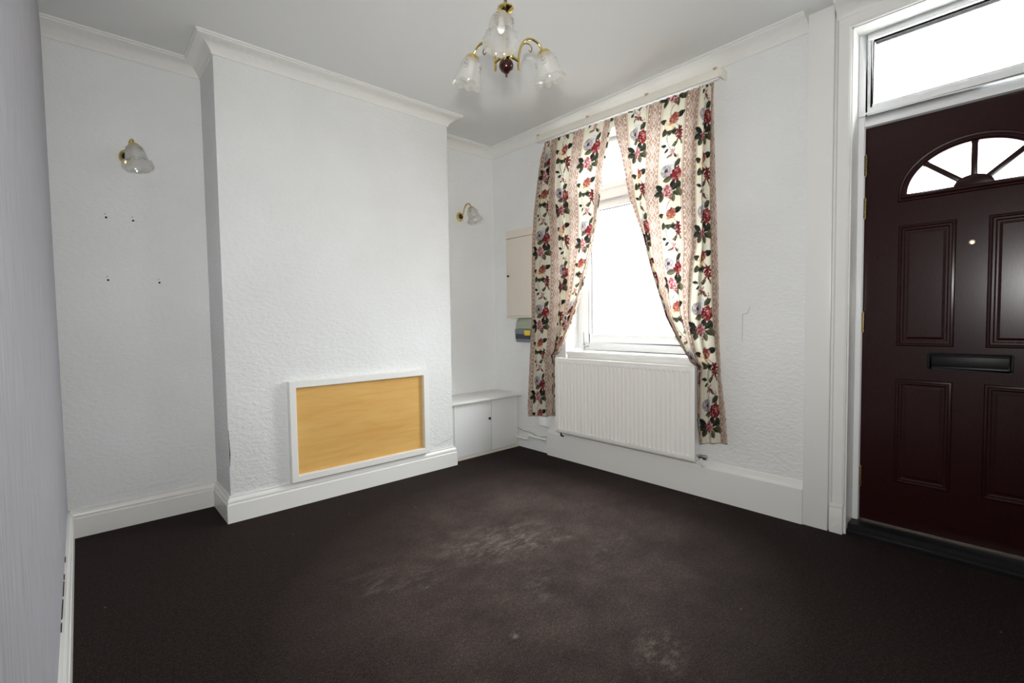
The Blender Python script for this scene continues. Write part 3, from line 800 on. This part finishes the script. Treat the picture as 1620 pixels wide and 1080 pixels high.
def curtain(name, label, outer, inner, ctrl, flip, zbot, tp):
    """outer/inner: (y, z) edges; ctrl: (s values, [(z, offsets from the outer edge)]); flip: mirror the print so that it reads the same way round on both curtains"""
    s0, rows = ctrl; smin, smax = s0[0], s0[-1]
    nu, nv = int((smax - smin) / .0028), 620
    s = np.linspace(smin, smax, nu)
    oz = np.array([p[1] for p in outer][::-1]); oy = np.array([p[0] for p in outer][::-1])
    iz = np.array([p[1] for p in inner][::-1]); iy = np.array([p[0] for p in inner][::-1])
    rz = np.array([r[0] for r in rows][::-1]); ro = np.array([np.array(r[1]) / r[1][-1] for r in rows][::-1])
    ker = np.exp(-.5 * (np.arange(-12, 13) / 5.) ** 2); ker /= ker.sum()
    V = np.empty((nv, nu, 3)); lam = .105
    ripple = np.cumsum(np.ones(nu)) * (s[1] - s[0])
    for j in range(nv):
        tt = j / (nv - 1)
        zt = 2.48; zb_ = zbot(.5)
        z = zt + (zb_ - zt) * tt
        a = np.interp(z, oz, oy); b = np.interp(z, iz, iy)
        fr = np.array([np.interp(z, rz, ro[:, c]) for c in range(len(s0))])
        g = np.interp(s, s0, fr)
        gp = np.pad(g, 12, mode='edge'); gs = np.convolve(gp, ker, 'valid'); gs = (gs - gs[0]) / (gs[-1] - gs[0])
        yv = a + (b - a) * gs
        ds = np.gradient(yv, s); comp = np.sqrt(np.clip(1 - ds ** 2, 0, 1))
        comp = np.convolve(np.pad(comp, 12, mode='edge'), ker, 'valid')
        amp = comp * lam / 6.283 * 1.05
        x = 2.853 + amp * np.sin(6.283 * s / lam + .6) + .004 * np.sin(s * 23 + z * 2.2) - .002
        head = np.clip((z - 2.36) / .12, 0, 1)
        x = x * (1 - head) + (2.852 + .006 * np.sin(6.283 * s / .045)) * head
        if z < 1.0: x = x + (1 - z) * .008
        x = np.clip(x, 2.80, 2.9)
        fracy = (yv - a) / (b - a)
        zz = tilt(yv) + .002 + (zbot(fracy) - tilt(yv) - .002) * tt
        V[j, :, 0] = x; V[j, :, 1] = yv; V[j, :, 2] = zz
    # print colours sampled from the repeat
    tcen, zph = tp
    U = ((-s + tcen) if flip else (s - tcen)) % (2 * PX)
    Wd = (2.48 - np.linspace(2.48, zbot(.5), nv) - zph) % TY
    iu = (U / RES).astype(int) % nx_; iv = (Wd / RES).astype(int) % ny_
    C = tile[np.ix_(iv, iu)] * .86
    me = bpy.data.meshes.new(name); o0 = Vector((2.85, float(V[-1, :, 1].mean()), float(V[-1, :, 2].min())))
    idx = np.arange(nu * nv).reshape(nv, nu)
    q = np.stack([idx[:-1, :-1], idx[:-1, 1:], idx[1:, 1:], idx[1:, :-1]], -1).reshape(-1, 4)
    co = (V.reshape(-1, 3) - np.array(o0)).astype(np.float32)
    me.vertices.add(nu * nv); me.vertices.foreach_set('co', co.ravel())
    me.loops.add(q.size); me.loops.foreach_set('vertex_index', q.ravel().astype(np.int32))
    me.polygons.add(len(q)); me.polygons.foreach_set('loop_start', np.arange(0, q.size, 4, dtype=np.int32))
    me.update(calc_edges=True)
    ca = me.attributes.new('print', 'FLOAT_COLOR', 'POINT')
    ca.data.foreach_set('color', np.concatenate([C.reshape(-1, 3), np.ones((nu * nv, 1))], 1).astype(np.float32).ravel())
    me.polygons.foreach_set('use_smooth', np.ones(len(q), bool))
    me.materials.append(M['curtain'])
    root = empty(name, o0, label, 'curtain', 'floral curtains at the window')
    o = bpy.data.objects.new('fabric', me); COL.objects.link(o); o.parent = root
    # white gathering tape along the heading
    top = V[0]; pts = top[::6]; gg = Geo()
    for p0, p1 in zip(pts, pts[1:]):
        q4 = [(p0[0] - .0015, p0[1], p0[2] - .001), (p1[0] - .0015, p1[1], p1[2] - .001), (p1[0] - .0015, p1[1], p1[2] + .005), (p0[0] - .0015, p0[1], p0[2] + .005)]
        gg.add(q4, [(0, 1, 2, 3)])
    gg.make('heading_tape', M['upvc'], root)
    return root

Lout = [(2.279, 2.484), (2.347, 2.186), (2.394, 1.946), (2.42, 1.712), (2.433, 1.391), (2.439, 1.082), (2.456, .931), (2.484, .641), (2.505, .389), (2.498, .30)]
Lin = [(1.632, 2.458), (1.698, 2.154), (1.761, 1.825), (1.819, 1.641), (1.855, 1.514), (1.916, 1.311), (1.998, 1.093), (2.082, .939), (2.149, .835), (2.188, .806), (2.20, .30)]
Rin = [(1.626, 2.454), (1.561, 2.2), (1.497, 1.906), (1.401, 1.654), (1.336, 1.431), (1.228, 1.127), (1.154, .996), (1.054, .845), (1.018, .822), (1.016, .498), (1.001, .34)]
Rout = [(.928, 2.461), (.919, 2.134), (.91, 1.816), (.902, 1.548), (.893, 1.289), (.892, 1.069), (.876, .757), (.849, .524), (.837, .36)]
curtain('floral_curtain', 'cream floral curtain hanging beside the cream meter cupboard', Lout, Lin,
        ([-.04, 0, .17, .26, .43, .52, .69, .78, .82],
         [(2.48, [0, .012, .08, .126, .297, .387, .567, .61, .64]), (2.1, [0, .006, .13, .19, .31, .40, .57, .62, .645]), (1.64, [0, .005, .20, .29, .386, .472, .60, .605, .61]),
          (1.0, [0, .006, .18, .27, .30, .32, .37, .39, .40]), (.75, [0, .03, .19, .27, .28, .285, .29, .293, .295]), (.33, [0, .04, .21, .28, .285, .29, .295, .298, .30])]),
        False, lambda t: .300 + .050 * t, (.215 - PX, .405))
curtain('floral_curtain', 'cream floral curtain hanging on the side nearer the entrance door', Rout, Rin,
        ([-.05, 0, .17, .26, .43, .52, .69, .78],
         [(2.48, [0, .018, .08, .155, .32, .413, .587, .69]), (1.54, [0, .049, .131, .212, .367, .44, .46, .467]), (1.0, [0, .035, .165, .185, .25, .255, .258, .26]),
          (.7, [0, .035, .135, .14, .145, .147, .149, .15]), (.33, [0, .05, .155, .158, .16, .162, .164, .165])]),
        True, lambda t: .372 - .028 * t, (.215 - PX, .143))

# ------------------------------------------------------------------ glass lamp shades
def shade(parent, pos, axis, s=1., front=None):
    """bell shade hanging from pos along axis (unit vector, mouth direction)"""
    q = Vector((0, 0, -1)).rotation_difference(Vector(axis)).to_matrix()
    prof = [(.018, 0), (.030, -.004), (.040, -.014), (.046, -.030), (.049, -.050), (.052, -.072), (.056, -.092), (.062, -.106)]
    rim = [(.062, -.106), (.067, -.114), (.072, -.120), (.075, -.123)]
    n = 64
    def surf(prof, ruf):
        v, f = [], []
        for j, (r, z) in enumerate(prof):
            wv_ = ruf[j]
            for i in range(n):
                a = 2 * math.pi * i / n; rr = r * (1 + .030 * wv_ * math.cos(10 * a)); zz = z + .0042 * wv_ * math.cos(10 * a + .5)
                v.append(q @ Vector((rr * math.cos(a), rr * math.sin(a), zz)) * s + Vector(pos))
        for j in range(len(prof) - 1):
            for i in range(n): f.append((j * n + i, j * n + (i + 1) % n, (j + 1) * n + (i + 1) % n, (j + 1) * n + i))
        return v, f
    sh = make('glass_shade', *surf(prof, [0, 0, 0, 0, 0, .05, .15, .35]), M['frosted'], parent, smooth=60)
    make('ruffled_rim', *surf(rim, [.35, .6, .9, 1.1]), M['frosted_rim'], sh, smooth=60)
    # etched flower sprigs round the bell
    g = Geo()
    for kk in range(4):
        a0 = kk * math.pi / 2 + .5
        for da, dz, l in [(0, 0, .010), (.16, .008, .009), (-.16, .006, .009), (.1, -.012, .008), (-.12, -.014, .008), (.24, -.004, .006), (0, .018, .007)]:
            a = a0 + da; zc = -.046 + dz; r = .0498 + .0005
            c = Vector((r * math.cos(a), r * math.sin(a), zc)); tng = Vector((-math.sin(a), math.cos(a), 0)); up = Vector((0, 0, 1))
            rot = da * 6 + dz * 120
            d1_ = tng * math.cos(rot) + up * math.sin(rot); d2_ = -tng * math.sin(rot) + up * math.cos(rot)
            ring = [c + d1_ * l * .72 * math.cos(b) + d2_ * l * .34 * math.sin(b) for b in [6.283 * i / 8 for i in range(8)]]
            g.add([q @ p * s + Vector(pos) for p in ring], [tuple(range(8))])
    g.make('etched_sprig', M['etched'], sh)['kind'] = 'stuff'
    # bulb
    v, f = lathe([(.010, -.012), (.011, -.030), (.016, -.048), (.017, -.062), (.011, -.076), (.002, -.082)], (0, 0, 0), None, 18)
    make('bulb', [q @ p * s + Vector(pos) for p in v], f, M['bulb'], parent, smooth=60)
    # brass cup over the neck
    v, f = lathe([(.006, .016), (.016, .014), (.026, .008), (.031, -.002), (.032, -.010), (.029, -.010), (.026, .0)], (0, 0, 0), None, 24)
    make('shade_cup', [q @ p * s + Vector(pos) for p in v], f, M['brass'], parent, smooth=40)
    return sh

# ------------------------------------------------------------------ chandelier
AX, AY, AZ = 1.46, 1.161, 2.171
cl = empty('chandelier', (AX, AY, H), 'three-arm brass chandelier with frosted bell shades hanging from the ceiling', 'ceiling light')
v, f = lathe([(.0015, -.048), (.004, -.044), (.004, -.036), (.010, -.030)] + [(.030 * math.cos(a), .030 * math.sin(a)) for a in [R(-65 + 10 * i) for i in range(14)]] + [(.010, .032)], (AX, AY, AZ), None, 28)
make('ball_finial', v, f, M['wood_ball'], cl, smooth=50)
v, f = lathe([(.012, .030), (.026, .034), (.030, .042), (.026, .052), (.014, .058), (.014, .062)], (AX, AY, AZ), None, 28)
make('hub', v, f, M['brass'], cl, smooth=40)
v, f = lathe([(.010, .060), (.014, .075), (.020, .095), (.016, .120), (.009, .135), (.012, .15), (.010, .165), (.018, .178), (.024, .192), (.018, .206), (.008, .214)], (AX, AY, AZ), None, 24)
make('stem', v, f, M['wood_ball'], cl, smooth=50)
v, f = lathe([(.008, .210), (.012, .213), (.028, .222), (.035, .230), (.034, .236), (.020, .240), (.008, .250)], (AX, AY, AZ), None, 28)
make('top_cup', v, f, M['brass'], cl, smooth=40)
# chain to the ceiling rose
zc = AZ + .248; k_ = 0; g = Geo()
while zc < H - .045:
    ring = []
    for i in range(17):
        a = 2 * math.pi * i / 16; px = .0075 * math.cos(a); pz = .014 * math.sin(a)
        ring.append((AX + (px if k_ % 2 else 0), AY + (0 if k_ % 2 else px), zc + .011 + pz))
    g.add(*tube(ring, .0022, 6)); zc += .0215; k_ += 1
g.add(*tube([(AX + .003, AY + .003, AZ + .245), (AX + .008, AY - .004, AZ + .33), (AX + .002, AY + .003, H - .03)], .002, 6))
g.make('chain', M['brass_dull'], cl, smooth=50)
v, f = lathe([(.008, -.05), (.020, -.044), (.040, -.024), (.050, -.006), (.050, 0)], (AX, AY, H), None, 32)
make('ceiling_rose', v, f, M['brass'], cl, smooth=40)
Rh = Vector((math.cos(yaw), math.sin(yaw), 0)); Fh = Vector((-math.sin(yaw), math.cos(yaw), 0))
for th_ in (25, 145, 265):
    d = Rh * math.cos(R(th_)) + Fh * math.sin(R(th_)); O = Vector((AX, AY, AZ)); Z = Vector((0, 0, 1))
    P = lambda r, z: O + d * r + Z * z
    arm = make('arm', *tube(bez([P(.058, -.004), P(.058, .03), P(.064, .075), P(.085, .118), P(.118, .136), P(.152, .126), P(.176, .100)], 8), .0055, 12), M['brass'], cl, smooth=50)
    make('arm_bracket', *tube([P(.018, .044), P(.045, .036), P(.058, .030)], [.008, .007, .0065], 12), M['brass'], arm, smooth=50)
    make('arm_scroll', *tube(bez([P(.068, .085), P(.085, .108), P(.108, .112), P(.122, .098), P(.116, .082), P(.106, .088)], 6), .0025, 8), M['brass_dull'], arm, smooth=50)
    axd = (d * .30 - Z).normalized()
    shade(cl, P(.180, .090), axd, .95)

# ------------------------------------------------------------------ wall lights
def wall_light(pos, label, out_dir, s=1., dz=0.):
    x, y, z = pos
    root = empty('wall_light', pos, label, 'wall light', 'brass wall lights with bell shades')
    ry = Euler((R(90), 0, 0)).to_matrix()
    v, f = lathe([(.040, 0), (.041, .006), (.036, .014), (.020, .018), (.016, .026)], (0, 0, 0), ry, 28)
    make('backplate', [Vector((p.x * .82, p.y, p.z)) + Vector(pos) for p in v], f, M['brass'], root, smooth=40)
    v, f = lathe([(.020, .014), (.022, .020), (.016, .030), (.004, .034)], pos, ry, 20)
    make('boss', v, f, M['wood_ball'], root, smooth=50)
    d = Vector(out_dir).normalized(); Z = Vector((0, 0, 1)); O = Vector(pos) + Vector((0, -.026, 0))
    P = lambda r, zz: O + d * r + Z * (zz + dz)
    make('arm', *tube(bez([O, P(.02, .02), P(.03, .06), P(.05, .092), P(.075, .098), P(.092, .085), P(.097, .066)], 8), .005, 10), M['brass'], root, smooth=50)
    shade(root, P(.099, .056), (d * .38 - Z).normalized(), s)
wall_light((.312, YA, 2.020), 'brass wall light with frosted bell shade above four screw holes', (.27, -1, 0), .92, -.022)
wall_light((2.541, YA, 1.992), 'brass wall light with frosted bell shade above the corner cupboard', (.36, -1, 0), .90)
